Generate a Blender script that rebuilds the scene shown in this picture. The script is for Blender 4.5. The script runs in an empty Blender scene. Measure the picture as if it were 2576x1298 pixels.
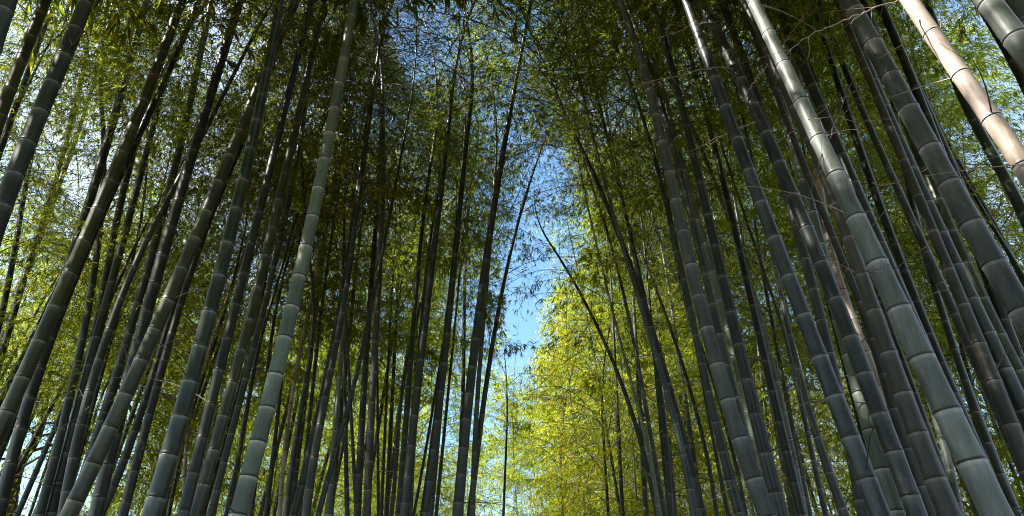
import bpy, math, random
import numpy as np
from mathutils import Vector
random.seed(7); RNG = np.random.default_rng(11)
S = bpy.context.scene; COL = S.collection
PI = math.pi

# ------------------------------------------------------------------ camera
CAMH = 1.6; PITCH = math.radians(34.0); F = 1717.0        # focal length in units of a 2576-wide frame
cam_d = bpy.data.cameras.new('camera'); cam = bpy.data.objects.new('camera', cam_d); COL.objects.link(cam)
cam.location = (0, 0, CAMH); cam.rotation_euler = (PI/2 + PITCH, 0, 0)
cam_d.sensor_width = 36; cam_d.lens = 36*F/2576; cam_d.clip_end = 2000; cam_d.clip_start = 0.05
S.camera = cam
CP, SP = math.cos(PITCH), math.sin(PITCH)
def ray(px, py):
    """direction through a photo point (2576 x 1298 units), with unit depth along the lens axis"""
    a = (px-1288)/F; b = -(py-649)/F
    return np.array([a, CP-b*SP, SP+b*CP])
def project(P):
    P = np.asarray(P, float) - np.array([0, 0, CAMH])
    d = P[..., 1]*CP + P[..., 2]*SP; u = -P[..., 1]*SP + P[..., 2]*CP
    d = np.where(d < .05, .05, d)
    return 1288+F*P[..., 0]/d, 649-F*u/d, d

# ------------------------------------------------------------------ light
SUN_AZ, SUN_EL = math.radians(-108), math.radians(51)       # azimuth from +y towards +x
sdir = np.array([math.sin(SUN_AZ)*math.cos(SUN_EL), math.cos(SUN_AZ)*math.cos(SUN_EL), math.sin(SUN_EL)])
sun_d = bpy.data.lights.new('sun', 'SUN'); sun = bpy.data.objects.new('sun', sun_d); COL.objects.link(sun)
sun_d.energy = 5.0; sun_d.angle = math.radians(0.5); sun_d.color = (1, .94, .84)
sun.rotation_euler = Vector(sdir).to_track_quat('Z', 'Y').to_euler(); sun.location = (-20, 0, 40)
W = bpy.data.worlds.new('World'); S.world = W; W.use_nodes = True
nt = W.node_tree; nt.nodes.clear()
def N(t, **kw):
    n = nt.nodes.new(t)
    for k, v in kw.items(): setattr(n, k, v)
    return n
out = N('ShaderNodeOutputWorld'); bg = N('ShaderNodeBackground'); sky = N('ShaderNodeTexSky')
sky.sky_type = 'NISHITA'; sky.sun_disc = False; sky.sun_elevation = SUN_EL; sky.sun_rotation = SUN_AZ
sky.air_density = 1.0; sky.dust_density = 0.3; sky.ozone_density = 1.2
tc = N('ShaderNodeTexCoord'); mp = N('ShaderNodeMapping'); mp.inputs['Scale'].default_value = (1, 1, 1.6)
no = N('ShaderNodeTexNoise'); no.inputs['Scale'].default_value = 2.1; no.inputs['Detail'].default_value = 6; no.inputs['Roughness'].default_value = .55
rp = N('ShaderNodeValToRGB'); rp.color_ramp.elements[0].position = .56; rp.color_ramp.elements[1].position = .78
mx = N('ShaderNodeMix', data_type='RGBA'); mx.inputs[7].default_value = (3.7, 4.4, 5.7, 1)
mp.inputs['Location'].default_value = (3.1, .4, 0)
L = nt.links.new
L(tc.outputs['Generated'], mp.inputs['Vector']); L(mp.outputs[0], no.inputs['Vector']); sp = N('ShaderNodeSeparateXYZ'); L(tc.outputs['Generated'], sp.inputs[0])
ab = N('ShaderNodeMath', operation='ABSOLUTE'); L(sp.outputs['X'], ab.inputs[0])
ma = N('ShaderNodeMath', operation='MULTIPLY_ADD'); ma.inputs[1].default_value = .33; L(ab.outputs[0], ma.inputs[0]); L(no.outputs['Fac'], ma.inputs[2])
L(ma.outputs[0], rp.inputs[0])
L(rp.outputs[0], mx.inputs[0]); tn = N('ShaderNodeMix', data_type='RGBA', blend_type='MULTIPLY'); tn.inputs[0].default_value = 1; tn.inputs[7].default_value = (.92, 1.14, 1.14, 1)
L(sky.outputs[0], tn.inputs[6]); L(tn.outputs[2], mx.inputs[6]); L(mx.outputs[2], bg.inputs['Color'])
bg.inputs['Strength'].default_value = .085; L(bg.outputs[0], out.inputs[0])
S.view_settings.view_transform = 'Standard'; S.view_settings.look = 'None'
S.view_settings.exposure = 2.1; S.view_settings.gamma = 1.0; S.view_settings.use_curve_mapping = False
S.cycles.max_bounces = 9; S.cycles.diffuse_bounces = 8; S.cycles.glossy_bounces = 2; S.cycles.transmission_bounces = 4
S.cycles.pixel_filter_type = 'BLACKMAN_HARRIS'; S.cycles.filter_width = 1.0
S.cycles.use_adaptive_sampling = False; S.cycles.use_guiding = True; S.cycles.use_volume_guiding = False; S.cycles.guiding_training_samples = 32; S.cycles.use_denoising = True; S.cycles.denoiser = 'OPENIMAGEDENOISE'; S.cycles.denoising_input_passes = 'RGB_ALBEDO_NORMAL'; S.cycles.denoising_prefilter = 'NONE'
S.cycles.caustics_reflective = False; S.cycles.caustics_refractive = False
S.cycles.sample_clamp_indirect = 6

# ------------------------------------------------------------------ materials
def newmat(name):
    m = bpy.data.materials.new(name); m.use_nodes = True
    t = m.node_tree; t.nodes.clear(); return m, t
def culm_mat(name, c1, c2, patch, wax, amount=.5, rough=.45, patchlo=.52, patchhi=.66, streak=1.0):
    m, t = newmat(name); n = t.nodes.new; l = t.links.new
    o = n('ShaderNodeOutputMaterial'); b = n('ShaderNodeBsdfPrincipled'); l(b.outputs[0], o.inputs[0])
    tc = n('ShaderNodeTexCoord'); oi = n('ShaderNodeObjectInfo')
    ad = n('ShaderNodeVectorMath'); ad.operation = 'MULTIPLY_ADD'; ad.inputs[1].default_value = (1, 1, .07)
    cv = n('ShaderNodeCombineXYZ'); mu = n('ShaderNodeMath'); mu.operation = 'MULTIPLY'; mu.inputs[1].default_value = 57
    l(oi.outputs['Random'], mu.inputs[0])
    for k in range(3): l(mu.outputs[0], cv.inputs[k])
    l(tc.outputs['Object'], ad.inputs[0]); l(cv.outputs[0], ad.inputs[2])
    n1 = n('ShaderNodeTexNoise'); n1.inputs['Scale'].default_value = 42; n1.inputs['Detail'].default_value = 5; n1.inputs['Roughness'].default_value = .65
    l(ad.outputs[0], n1.inputs['Vector'])
    r1 = n('ShaderNodeValToRGB'); r1.color_ramp.elements[0].position = .5-.22/streak; r1.color_ramp.elements[1].position = .5+.2/streak
    r1.color_ramp.elements[0].color = (*c1, 1); r1.color_ramp.elements[1].color = (*c2, 1); l(n1.outputs['Fac'], r1.inputs[0])
    # stains: larger streaky patches, each internode a little its own
    ad2 = n('ShaderNodeVectorMath'); ad2.operation = 'MULTIPLY_ADD'; ad2.inputs[1].default_value = (1, 1, .22); l(tc.outputs['Object'], ad2.inputs[0]); l(cv.outputs[0], ad2.inputs[2])
    n2 = n('ShaderNodeTexNoise'); n2.inputs['Scale'].default_value = 11; n2.inputs['Detail'].default_value = 8; n2.inputs['Roughness'].default_value = .72; n2.inputs['Distortion'].default_value = .6
    l(ad2.outputs[0], n2.inputs['Vector'])
    r2 = n('ShaderNodeMapRange'); r2.inputs[1].default_value = patchlo; r2.inputs[2].default_value = patchhi; r2.inputs[4].default_value = amount; l(n2.outputs['Fac'], r2.inputs[0])
    m2 = n('ShaderNodeMix'); m2.data_type = 'RGBA'; m2.inputs[7].default_value = (*patch, 1); l(r2.outputs[0], m2.inputs[0]); l(r1.outputs[0], m2.inputs[6])
    # per-internode tone
    an = n('ShaderNodeAttribute'); an.attribute_name = 'tone'
    m3 = n('ShaderNodeMix'); m3.data_type = 'RGBA'; m3.blend_type = 'MULTIPLY'; m3.inputs[0].default_value = 1; l(m2.outputs[2], m3.inputs[6]); l(an.outputs['Fac'], m3.inputs[7])
    # lichen flecks
    n3 = n('ShaderNodeTexNoise'); n3.inputs['Scale'].default_value = 95; n3.inputs['Detail'].default_value = 3; l(ad2.outputs[0], n3.inputs['Vector'])
    r3 = n('ShaderNodeMapRange'); r3.inputs[1].default_value = .60; r3.inputs[2].default_value = .70; r3.inputs[4].default_value = .18; l(n3.outputs['Fac'], r3.inputs[0])
    mf = n('ShaderNodeMix'); mf.data_type = 'RGBA'; mf.inputs[7].default_value = (*wax, 1); l(r3.outputs[0], mf.inputs[0]); l(m3.outputs[2], mf.inputs[6])
    aw = n('ShaderNodeAttribute'); aw.attribute_name = 'wax'
    nw = n('ShaderNodeTexNoise'); nw.inputs['Scale'].default_value = 30; nw.inputs['Detail'].default_value = 4; l(ad.outputs[0], nw.inputs['Vector'])
    mw = n('ShaderNodeMath'); mw.operation = 'MULTIPLY'; l(aw.outputs['Fac'], mw.inputs[0]); l(nw.outputs['Fac'], mw.inputs[1])
    m4 = n('ShaderNodeMix'); m4.data_type = 'RGBA'; m4.inputs[7].default_value = (*wax, 1); l(mw.outputs[0], m4.inputs[0]); l(mf.outputs[2], m4.inputs[6])
    dk = n('ShaderNodeAttribute'); dk.attribute_name = 'dark'
    m5 = n('ShaderNodeMix'); m5.data_type = 'RGBA'; m5.inputs[7].default_value = (.018, .016, .013, 1); l(dk.outputs['Fac'], m5.inputs[0]); l(m4.outputs[2], m5.inputs[6])
    l(m5.outputs[2], b.inputs['Base Color'])
    b.inputs['Roughness'].default_value = rough*.92; b.inputs['Specular IOR Level'].default_value = .5
    bp = n('ShaderNodeBump'); bp.inputs['Strength'].default_value = .12; bp.inputs['Distance'].default_value = .004; l(n1.outputs['Fac'], bp.inputs['Height']); l(bp.outputs[0], b.inputs['Normal'])
    return m
CM = {
 'wax':   culm_mat('waxy_culm', (0.0637,0.0874,0.058), (0.115,0.149,0.106), (0.0289,0.0519,0.0211), (0.442,0.468,0.425), .65, .5, .58, .68, .8),
 'green': culm_mat('green_culm', (0.0225,0.0303,0.0101), (0.0515,0.0567,0.0195), (0.0141,0.0176,0.00668), (0.221,0.23,0.17), .7, .4),
 'deep':  culm_mat('deep_green_culm', (0.00959,0.0189,0.0101), (0.0257,0.0378,0.02), (0.00771,0.0108,0.00502), (0.187,0.212,0.17), .7, .38),
 'slate': culm_mat('slate_culm', (0.0214,0.0288,0.0229), (0.0404,0.0522,0.0416), (0.0139,0.0187,0.0128), (0.204,0.221,0.212), .65, .5),
 'grey':  culm_mat('weathered_grey_culm', (0.028,0.0332,0.0279), (0.0636,0.0741,0.0612), (0.018,0.0201,0.0147), (0.238,0.246,0.246), .75, .55, .48, .6),
 'blue':  culm_mat('blue_black_culm', (0.0154,0.0215,0.0223), (0.045,0.0529,0.0523), (0.00644,0.00811,0.00668), (0.187,0.212,0.217), .85, .45, .46, .58),
 'brown': culm_mat('mossy_brown_culm', (0.0244,0.0227,0.0156), (0.0547,0.0491,0.0346), (0.0141,0.0133,0.00721), (0.204,0.196,0.17), .75, .55, .47, .6),
 'tan':   culm_mat('tan_dead_culm', (.27,.205,.165), (.47,.39,.335), (.17,.125,.095), (.5,.45,.4), .65, .5, .5, .64),
 'white': culm_mat('pale_grey_culm', (0.0589,0.0689,0.058), (0.118,0.138,0.117), (0.0196,0.0236,0.0201), (0.357,0.365,0.365), .7, .5, .54, .66),  # a paler grey than the weathered culms
 'dark':  culm_mat('dark_culm', (0.00599,0.00796,0.00399), (0.0164,0.0196,0.00998), (0.00436,0.0055,0.00249), (0.111,0.115,0.0892), .7, .45),
}
def leaf_mat(name, stops, trans, tw):
    m, t = newmat(name); n = t.nodes.new; l = t.links.new
    o = n('ShaderNodeOutputMaterial'); a = n('ShaderNodeAttribute'); a.attribute_name = 'tint'
    r = n('ShaderNodeValToRGB'); e = r.color_ramp.elements
    e[0].position = stops[0][0]; e[0].color = (*stops[0][1], 1); e[1].position = stops[-1][0]; e[1].color = (*stops[-1][1], 1)
    for p, c in stops[1:-1]:
        k = e.new(p); k.color = (*c, 1)
    l(a.outputs['Fac'], r.inputs[0])
    mt = n('ShaderNodeMix'); mt.data_type = 'RGBA'; mt.blend_type = 'MULTIPLY'; mt.inputs[0].default_value = 1; mt.inputs[7].default_value = (*trans, 1); l(r.outputs[0], mt.inputs[6])
    d = n('ShaderNodeBsdfPrincipled'); d.inputs['Roughness'].default_value = .5; d.inputs['Specular IOR Level'].default_value = .12; l(r.outputs[0], d.inputs['Base Color'])
    tr = n('ShaderNodeBsdfTranslucent'); l(mt.outputs[2], tr.inputs['Color'])
    ms = n('ShaderNodeMixShader'); ms.inputs[0].default_value = tw
    l(d.outputs[0], ms.inputs[1]); l(tr.outputs[0], ms.inputs[2]); l(ms.outputs[0], o.inputs[0])
    return m
LM = {
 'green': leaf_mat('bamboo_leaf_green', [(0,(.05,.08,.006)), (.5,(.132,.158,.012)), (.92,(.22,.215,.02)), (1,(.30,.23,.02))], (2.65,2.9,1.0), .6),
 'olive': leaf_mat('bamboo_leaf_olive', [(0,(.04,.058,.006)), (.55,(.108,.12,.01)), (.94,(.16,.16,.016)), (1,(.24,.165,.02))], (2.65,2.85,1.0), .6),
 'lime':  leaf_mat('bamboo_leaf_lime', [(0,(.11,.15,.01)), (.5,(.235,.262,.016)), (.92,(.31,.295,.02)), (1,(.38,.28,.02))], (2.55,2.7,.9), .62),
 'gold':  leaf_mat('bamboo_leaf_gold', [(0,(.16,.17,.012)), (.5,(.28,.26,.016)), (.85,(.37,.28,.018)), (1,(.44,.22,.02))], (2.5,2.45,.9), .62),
 'broad': leaf_mat('broad_leaf', [(0,(.07,.11,.008)), (.6,(.14,.20,.015)), (1,(.2,.23,.02))], (2.7,3.0,1.0), .6),
}
def plain(name, c, rough=.6, var=.3, scale=25, bump=0):
    m, t = newmat(name); n = t.nodes.new; l = t.links.new
    o = n('ShaderNodeOutputMaterial'); b = n('ShaderNodeBsdfPrincipled'); l(b.outputs[0], o.inputs[0])
    tc = n('ShaderNodeTexCoord'); x = n('ShaderNodeTexNoise'); x.inputs['Scale'].default_value = scale; x.inputs['Detail'].default_value = 6; l(tc.outputs['Object'], x.inputs['Vector'])
    r = n('ShaderNodeValToRGB'); r.color_ramp.elements[0].position = .35; r.color_ramp.elements[1].position = .65
    r.color_ramp.elements[0].color = (*[v*(1-var) for v in c], 1); r.color_ramp.elements[1].color = (*[v*(1+var) for v in c], 1)
    l(x.outputs['Fac'], r.inputs[0]); l(r.outputs[0], b.inputs['Base Color']); b.inputs['Roughness'].default_value = rough
    if bump:
        bp = n('ShaderNodeBump'); bp.inputs['Strength'].default_value = bump; bp.inputs['Distance'].default_value = .02; l(x.outputs['Fac'], bp.inputs['Height']); l(bp.outputs[0], b.inputs['Normal'])
    return m
M_TWIG = plain('twig_bark', (.07,.062,.035), .6)
M_DEAD = plain('dead_branch', (.34,.27,.19), .6)
M_DEADD = plain('dark_branch', (.05,.042,.03), .6)
M_BARK = plain('tree_bark', (.045,.036,.028), .8, .5, 18, .8)
M_GROUND = plain('leaf_litter', (.16,.12,.07), .9, .5, 9, .6)

# ------------------------------------------------------------------ mesh helpers
def mesh_np(name, V, Fq, mats, attrs=None, smooth=False, mat_idx=None, Ft=None):
    """one mesh from numpy quads (and triangles)"""
    me = bpy.data.meshes.new(name); V = np.ascontiguousarray(V, np.float32)
    nq = 0 if Fq is None else len(Fq); nt_ = 0 if Ft is None else len(Ft)
    me.vertices.add(len(V)); me.vertices.foreach_set('co', V.ravel())
    idx = []; tot = []
    if nq: idx.append(np.asarray(Fq, np.int32).ravel()); tot.append(np.full(nq, 4, np.int32))
    if nt_: idx.append(np.asarray(Ft, np.int32).ravel()); tot.append(np.full(nt_, 3, np.int32))
    idx = np.concatenate(idx); tot = np.concatenate(tot); st = np.concatenate([[0], np.cumsum(tot)[:-1]]).astype(np.int32)
    me.loops.add(len(idx)); me.loops.foreach_set('vertex_index', idx)
    me.polygons.add(len(tot)); me.polygons.foreach_set('loop_start', st); me.polygons.foreach_set('loop_total', tot)
    for m in mats: me.materials.append(m)
    if mat_idx is not None: me.polygons.foreach_set('material_index', np.asarray(mat_idx, np.int32))
    me.polygons.foreach_set('use_smooth', np.full(len(tot), bool(smooth)))
    for k, a in (attrs or {}).items():
        at = me.attributes.new(k, 'FLOAT', 'POINT'); at.data.foreach_set('value', np.asarray(a, np.float32))
    me.update(calc_edges=True); return me
def obj(name, me, parent=None):
    o = bpy.data.objects.new(name, me); COL.objects.link(o)
    if parent is not None: o.parent = parent
    return o
def thing(name, label, cat, loc, group=None):
    o = bpy.data.objects.new(name, None); COL.objects.link(o); o.location = loc; o.empty_display_size = .2
    o['label'] = label; o['category'] = cat
    if group: o['group'] = group
    return o
def frames(P):
    T = np.gradient(P, axis=0); T /= np.linalg.norm(T, axis=1)[:, None]+1e-9
    ref = np.array([0, 1, 0.0]) if abs(T[:, 1]).mean() < .8 else np.array([0, 0, 1.0])
    U = np.cross(T, ref); U /= np.linalg.norm(U, axis=1)[:, None]+1e-9
    return T, U, np.cross(T, U)
def tube(P, R, n):
    """V, quads of a tube along P with radius R"""
    P = np.asarray(P, float); R = np.asarray(R, float); T, U, B = frames(P); a = np.arange(n)*2*PI/n
    V = P[:, None] + R[:, None, None]*(np.cos(a)[None, :, None]*U[:, None] + np.sin(a)[None, :, None]*B[:, None])
    k = len(P); i = np.arange(k-1)[:, None]*n; j = np.arange(n)[None]; j2 = (j+1) % n
    Fq = np.stack([i+j, i+j2, i+n+j2, i+n+j], -1).reshape(-1, 4)
    return V.reshape(-1, 3), Fq

# ------------------------------------------------------------------ one leafy branch, as arrays that are copied onto every node
def make_branch(rng, nsec, broad=False):
    """unit branch growing along +x and up; returns leaf bases, directions, normals, and woody axes"""
    up = rng.uniform(.35, .8); dr = rng.uniform(.55, 1.0); bend = rng.uniform(-.25, .25)
    t = np.linspace(0, 1, 6); ax = np.stack([t*.92, bend*t*t, up*t - dr*t*t*.75], 1)
    LB, LD, LN, LC, SE = [], [], [], [], []
    def at(s): return np.array([np.interp(s, t, ax[:, k]) for k in range(3)])
    for i in range(nsec):
        s = .18+.82*(i+rng.uniform(0, .9))/nsec; b = at(s); side = 1 if i % 2 else -1
        az = side*rng.uniform(.3, 1.25)+bend; el = rng.uniform(-.55, .45)
        ln = rng.uniform(.16, .36)*(1.15-.5*s)
        d = np.array([math.cos(az)*math.cos(el), math.sin(az)*math.cos(el), math.sin(el)])
        e = b+d*ln+np.array([0, 0, -.35*ln*ln/.3]); SE.append((b, e)); nt_ = rng.integers(2, 4)
        for j in range(nt_):
            q = .4+.6*(j+rng.uniform(.2, 1))/nt_; p = b+(e-b)*q
            td = d+rng.normal(0, .5, 3); td[2] -= .35; td /= np.linalg.norm(td)
            tl = rng.uniform(.03, .1); pe = p+td*tl; c = rng.normal(0, .12)
            for m in range(rng.integers(3, 6)):
                ld = td+rng.normal(0, .45, 3); ld[2] -= .55; ld /= np.linalg.norm(ld)
                nn = np.array([0, 0, .55])+rng.normal(0, .6, 3); nn -= ld*np.dot(nn, ld); nn /= np.linalg.norm(nn)+1e-9
                LB.append(p+(pe-p)*rng.uniform(.2, 1)); LD.append(ld); LN.append(nn); LC.append(c)
    return dict(ax=ax, SE=np.array(SE), B=np.array(LB), D=np.array(LD), N=np.array(LN), C=np.array(LC))
_r = np.random.default_rng(5)
BR = [make_branch(_r, int(_r.integers(11, 16))) for _ in range(24)]         # for crowns that only give shade
BF = [make_branch(_r, int(_r.integers(17, 23))) for _ in range(36)]         # for crowns in view: more and smaller leaves

def leaves_mesh(B, D, Nn, ln, wd, tint):
    Sd = np.cross(D, Nn); m = B+D*(ln*.42)[:, None]
    V = np.stack([B, m+Sd*(wd*.5)[:, None]+Nn*(wd*.12)[:, None], B+D*ln[:, None]-np.array([0, 0, 1])*(ln*.16)[:, None], m-Sd*(wd*.5)[:, None]+Nn*(wd*.12)[:, None]], 1)
    return V.reshape(-1, 3), np.arange(len(B)*4).reshape(-1, 4), np.repeat(tint, 4)

# openings in the canopy: corridors towards the sun above the culms the photo shows in full sun, and the sky gap over the path
SUNHOLES = []          # (point, radius)
def hole_keep(Pw):
    keep = np.ones(len(Pw), bool)
    for c, r, s0 in SUNHOLES:
        v = Pw-c; s = v@sdir; d = np.linalg.norm(v-s[:, None]*sdir, axis=1)
        keep &= ~((d < r) & (s > s0))
    return keep
def gap_prob(Pw, lo=0.0):
    """how much foliage grows there: thinner where the photo shows open sky over the path and between the crowns"""
    x, y, d = project(Pw); k = np.ones(len(Pw))
    for cx, cy, rx, ry, p in GAPS:
        p = max(p, lo); q = ((x-cx)/rx)**2+((y-cy)/ry)**2
        k = np.minimum(k, p+(1-p)*np.clip((np.sqrt(q)-.75)/.65, 0, 1)**1.5)
    return k
GAPS = [(1312, 800, 42, 130, 0), (1335, 680, 60, 110, .03), (1385, 480, 50, 100, .06), (1400, 620, 55, 70, .15), (1340, 580, 50, 90, .12), (1300, 890, 40, 45, .05),
        (1070, 15, 35, 25, .3), (235, 440, 75, 95, .42), (560, 130, 60, 80, .45), (1560, 270, 40, 60, .25),
        (2420, 370, 50, 60, .4), (2470, 950, 70, 120, .35), (100, 1190, 150, 130, .08), (300, 1060, 75, 140, .2), (490, 130, 50, 60, .7), (960, 300, 60, 60, .7),
        (1150, 780, 50, 60, .4)]

def crown(path, rad, z0, H, seed, leafm, size=1.0, dens=1.0, blen=1.6, use_gap=True, base=np.zeros(3), inter=.34, lo=0.0):
    """foliage (leaves and their fine twigs) on a culm whose axis is path(z)"""
    rng = np.random.default_rng(seed); B, D, Nn, T, tw = [], [], [], [], []; ts = []
    z = z0; k = 0; az0 = rng.uniform(0, 2*PI)
    while z < H-.1:
        f = (z-z0)/(H-z0); p = path(z)
        for sgn in (0, 1):
            if rng.random() > dens: continue
            az = az0 + (k % 2)*PI*.5 + sgn*PI*.75 + rng.normal(0, .45)
            L_ = blen*(.55+.9*min(1, f*3.2))*(1.02-.8*f**1.4)*rng.uniform(.7, 1.2)
            if f < .12: L_ *= .8
            T_ = BF if size < 1.2 else BR; t = T_[int(rng.integers(len(T_)))]; c, s = math.cos(az), math.sin(az)
            R = np.array([[c, -s, 0], [s, c, 0], [0, 0, 1.0]])
            mid = p+R@np.array([.6*L_, 0, .1*L_])+base
            if use_gap and rng.random() > gap_prob(mid[None], lo)[0]: continue
            bt = rng.normal(0, .10)
            B.append(p+(t['B']@R.T)*L_); D.append(t['D']@R.T); Nn.append(t['N']@R.T); T.append(t['C']+bt)
            tw.append((p+(t['ax']@R.T)*L_, max(.003, .0045*L_)))
            ts.append(p+(t['SE'].reshape(-1, 3)@R.T).reshape(-1, 2, 3)*L_)
        z += inter*(1-.45*f)*rng.uniform(.85, 1.15); k += 1
    if not B: return None
    B = np.concatenate(B); D = np.concatenate(D); Nn = np.concatenate(Nn); T = np.concatenate(T)
    kp = hole_keep(B+base)
    if use_gap: kp &= rng.random(len(B)) < np.sqrt(gap_prob(B+base, lo))
    B, D, Nn, T = B[kp], D[kp], Nn[kp], T[kp]; n = len(B)
    if n == 0: return None
    ln = rng.uniform(.075, .135, n)*size; wd = ln*rng.uniform(.13, .18, n)*(1+.25*(size-1))
    tint = np.clip(.45+T+rng.normal(0, .2, n), 0, 1)
    V, Fq, tt = leaves_mesh(B, D, Nn, ln, wd, tint)
    VV = [V]; FF = [Fq]; off = len(V); TT = [tt]; nl = len(Fq)
    for ax, r in tw:
        v, f = tube(ax, np.linspace(r, r*.35, len(ax)), 3); VV.append(v); FF.append(f+off); off += len(v); TT.append(np.zeros(len(v)))
    SEG = np.concatenate(ts); a, b = SEG[:, 0], SEG[:, 1]; r = .0022*size
    o = np.array([[0, 0, 1], [.87, 0, -.5], [-.87, 0, -.5]])*r
    v = np.concatenate([a[:, None]+o, b[:, None]+o*.5], 1).reshape(-1, 3); i = np.arange(len(SEG))[:, None]*6
    f = np.concatenate([i+np.array([0, 1, 4, 3]), i+np.array([1, 2, 5, 4]), i+np.array([2, 0, 3, 5])]); VV.append(v); FF.append(f+off); TT.append(np.zeros(len(v)))
    VV = np.concatenate(VV); FF = np.concatenate(FF); mi = np.zeros(len(FF), np.int32); mi[nl:] = 1
    return mesh_np('foliage', VV, FF, [LM[leafm], M_TWIG], {'tint': np.concatenate(TT)}, mat_idx=mi)

def culm_mesh(path, rad, H, mat, seed, sides, k_inter=1.0):
    rng = np.random.default_rng(seed); Z, RF, WX, DK, TN = [], [], [], [], []
    z = rng.uniform(.02, .2); tone = 1.0; nodes = []
    def ring(zz, rf, w, d): Z.append(zz); RF.append(rf); WX.append(w); DK.append(d); TN.append(tone)
    ring(-.15, 1, 0, 0)
    while z < H-.06:
        r = max(rad(z), .004); nodes.append(z)
        wx = rng.uniform(.7, 1.3)
        ring(z-1.3*r, 1.0, .12*wx, 0); ring(z-.5*r, 1.0, .45*wx, 0); ring(z-.2*r, 1.02, 1.7*wx, 0); ring(z-.10*r, 1.055, 1.6*wx, .15); ring(z-.05*r, 1.0, .2, 1)
        ring(z+.02*r, .985, 0, 1); tone = rng.uniform(.68, 1.25); ring(z+.09*r, 1.075, .0, .8); ring(z+.18*r, 1.03, .15, .15); ring(z+.5*r, 1.0, .05, 0)
        step = min(.36, .17+.034*z)*k_inter*rng.uniform(.92, 1.08)*(1 if z < .6*H else 1-.5*(z/H-.6)/.4)
        ring(z+step*.5, .985, 0, 0); z += max(step, 3.2*r)
    ring(H, .3, 0, 0)
    Z = np.array(Z); o = np.argsort(Z, kind='stable'); Z = Z[o]+np.arange(len(Z))*1e-5
    RF, WX, DK, TN = (np.array(a)[o] for a in (RF, WX, DK, TN))
    P = np.array([path(q) for q in Z]); R = np.array([max(rad(q), .003) for q in Z])*RF
    Pz = np.array([path(q) for q in np.linspace(-.15, H, 60)]); Tz = np.gradient(Pz, axis=0); Tz /= np.linalg.norm(Tz, axis=1)[:, None]
    T = np.stack([np.interp(Z, np.linspace(-.15, H, 60), Tz[:, k]) for k in range(3)], 1)
    U = np.cross(T, [0, 1, 0]); U /= np.linalg.norm(U, axis=1)[:, None]; Bn = np.cross(T, U)
    n = sides; a = np.arange(n)*2*PI/n
    V = P[:, None]+R[:, None, None]*(np.cos(a)[None, :, None]*U[:, None]+np.sin(a)[None, :, None]*Bn[:, None])
    k = len(P); i = np.arange(k-1)[:, None]*n; j = np.arange(n)[None]; j2 = (j+1) % n
    Fq = np.stack([i+j, i+j2, i+n+j2, i+n+j], -1).reshape(-1, 4)
    rep = lambda q: np.repeat(q, n)
    return mesh_np('culm', V.reshape(-1, 3), Fq, [CM[mat]], {'wax': rep(np.clip(WX, 0, 1.6)), 'dark': rep(DK), 'tone': rep(TN)}, smooth=True), nodes

# ------------------------------------------------------------------ the culms the photo shows, each traced
OFF = {'1': (0, 0), '2': (644, 0), '3': (1288, 0), '4': (1932, 0), '5': (0, 649), '6': (644, 649), '7': (1288, 649), '8': (1932, 649)}
def parse(s):
    pts = []; cur = '1'
    for w in s.split():
        if ':' in w: cur, w = w.split(':')
        x, y = map(float, w.split(',')); pts.append((OFF[cur][0]+x/2, OFF[cur][1]+y/2))
    return pts
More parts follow.
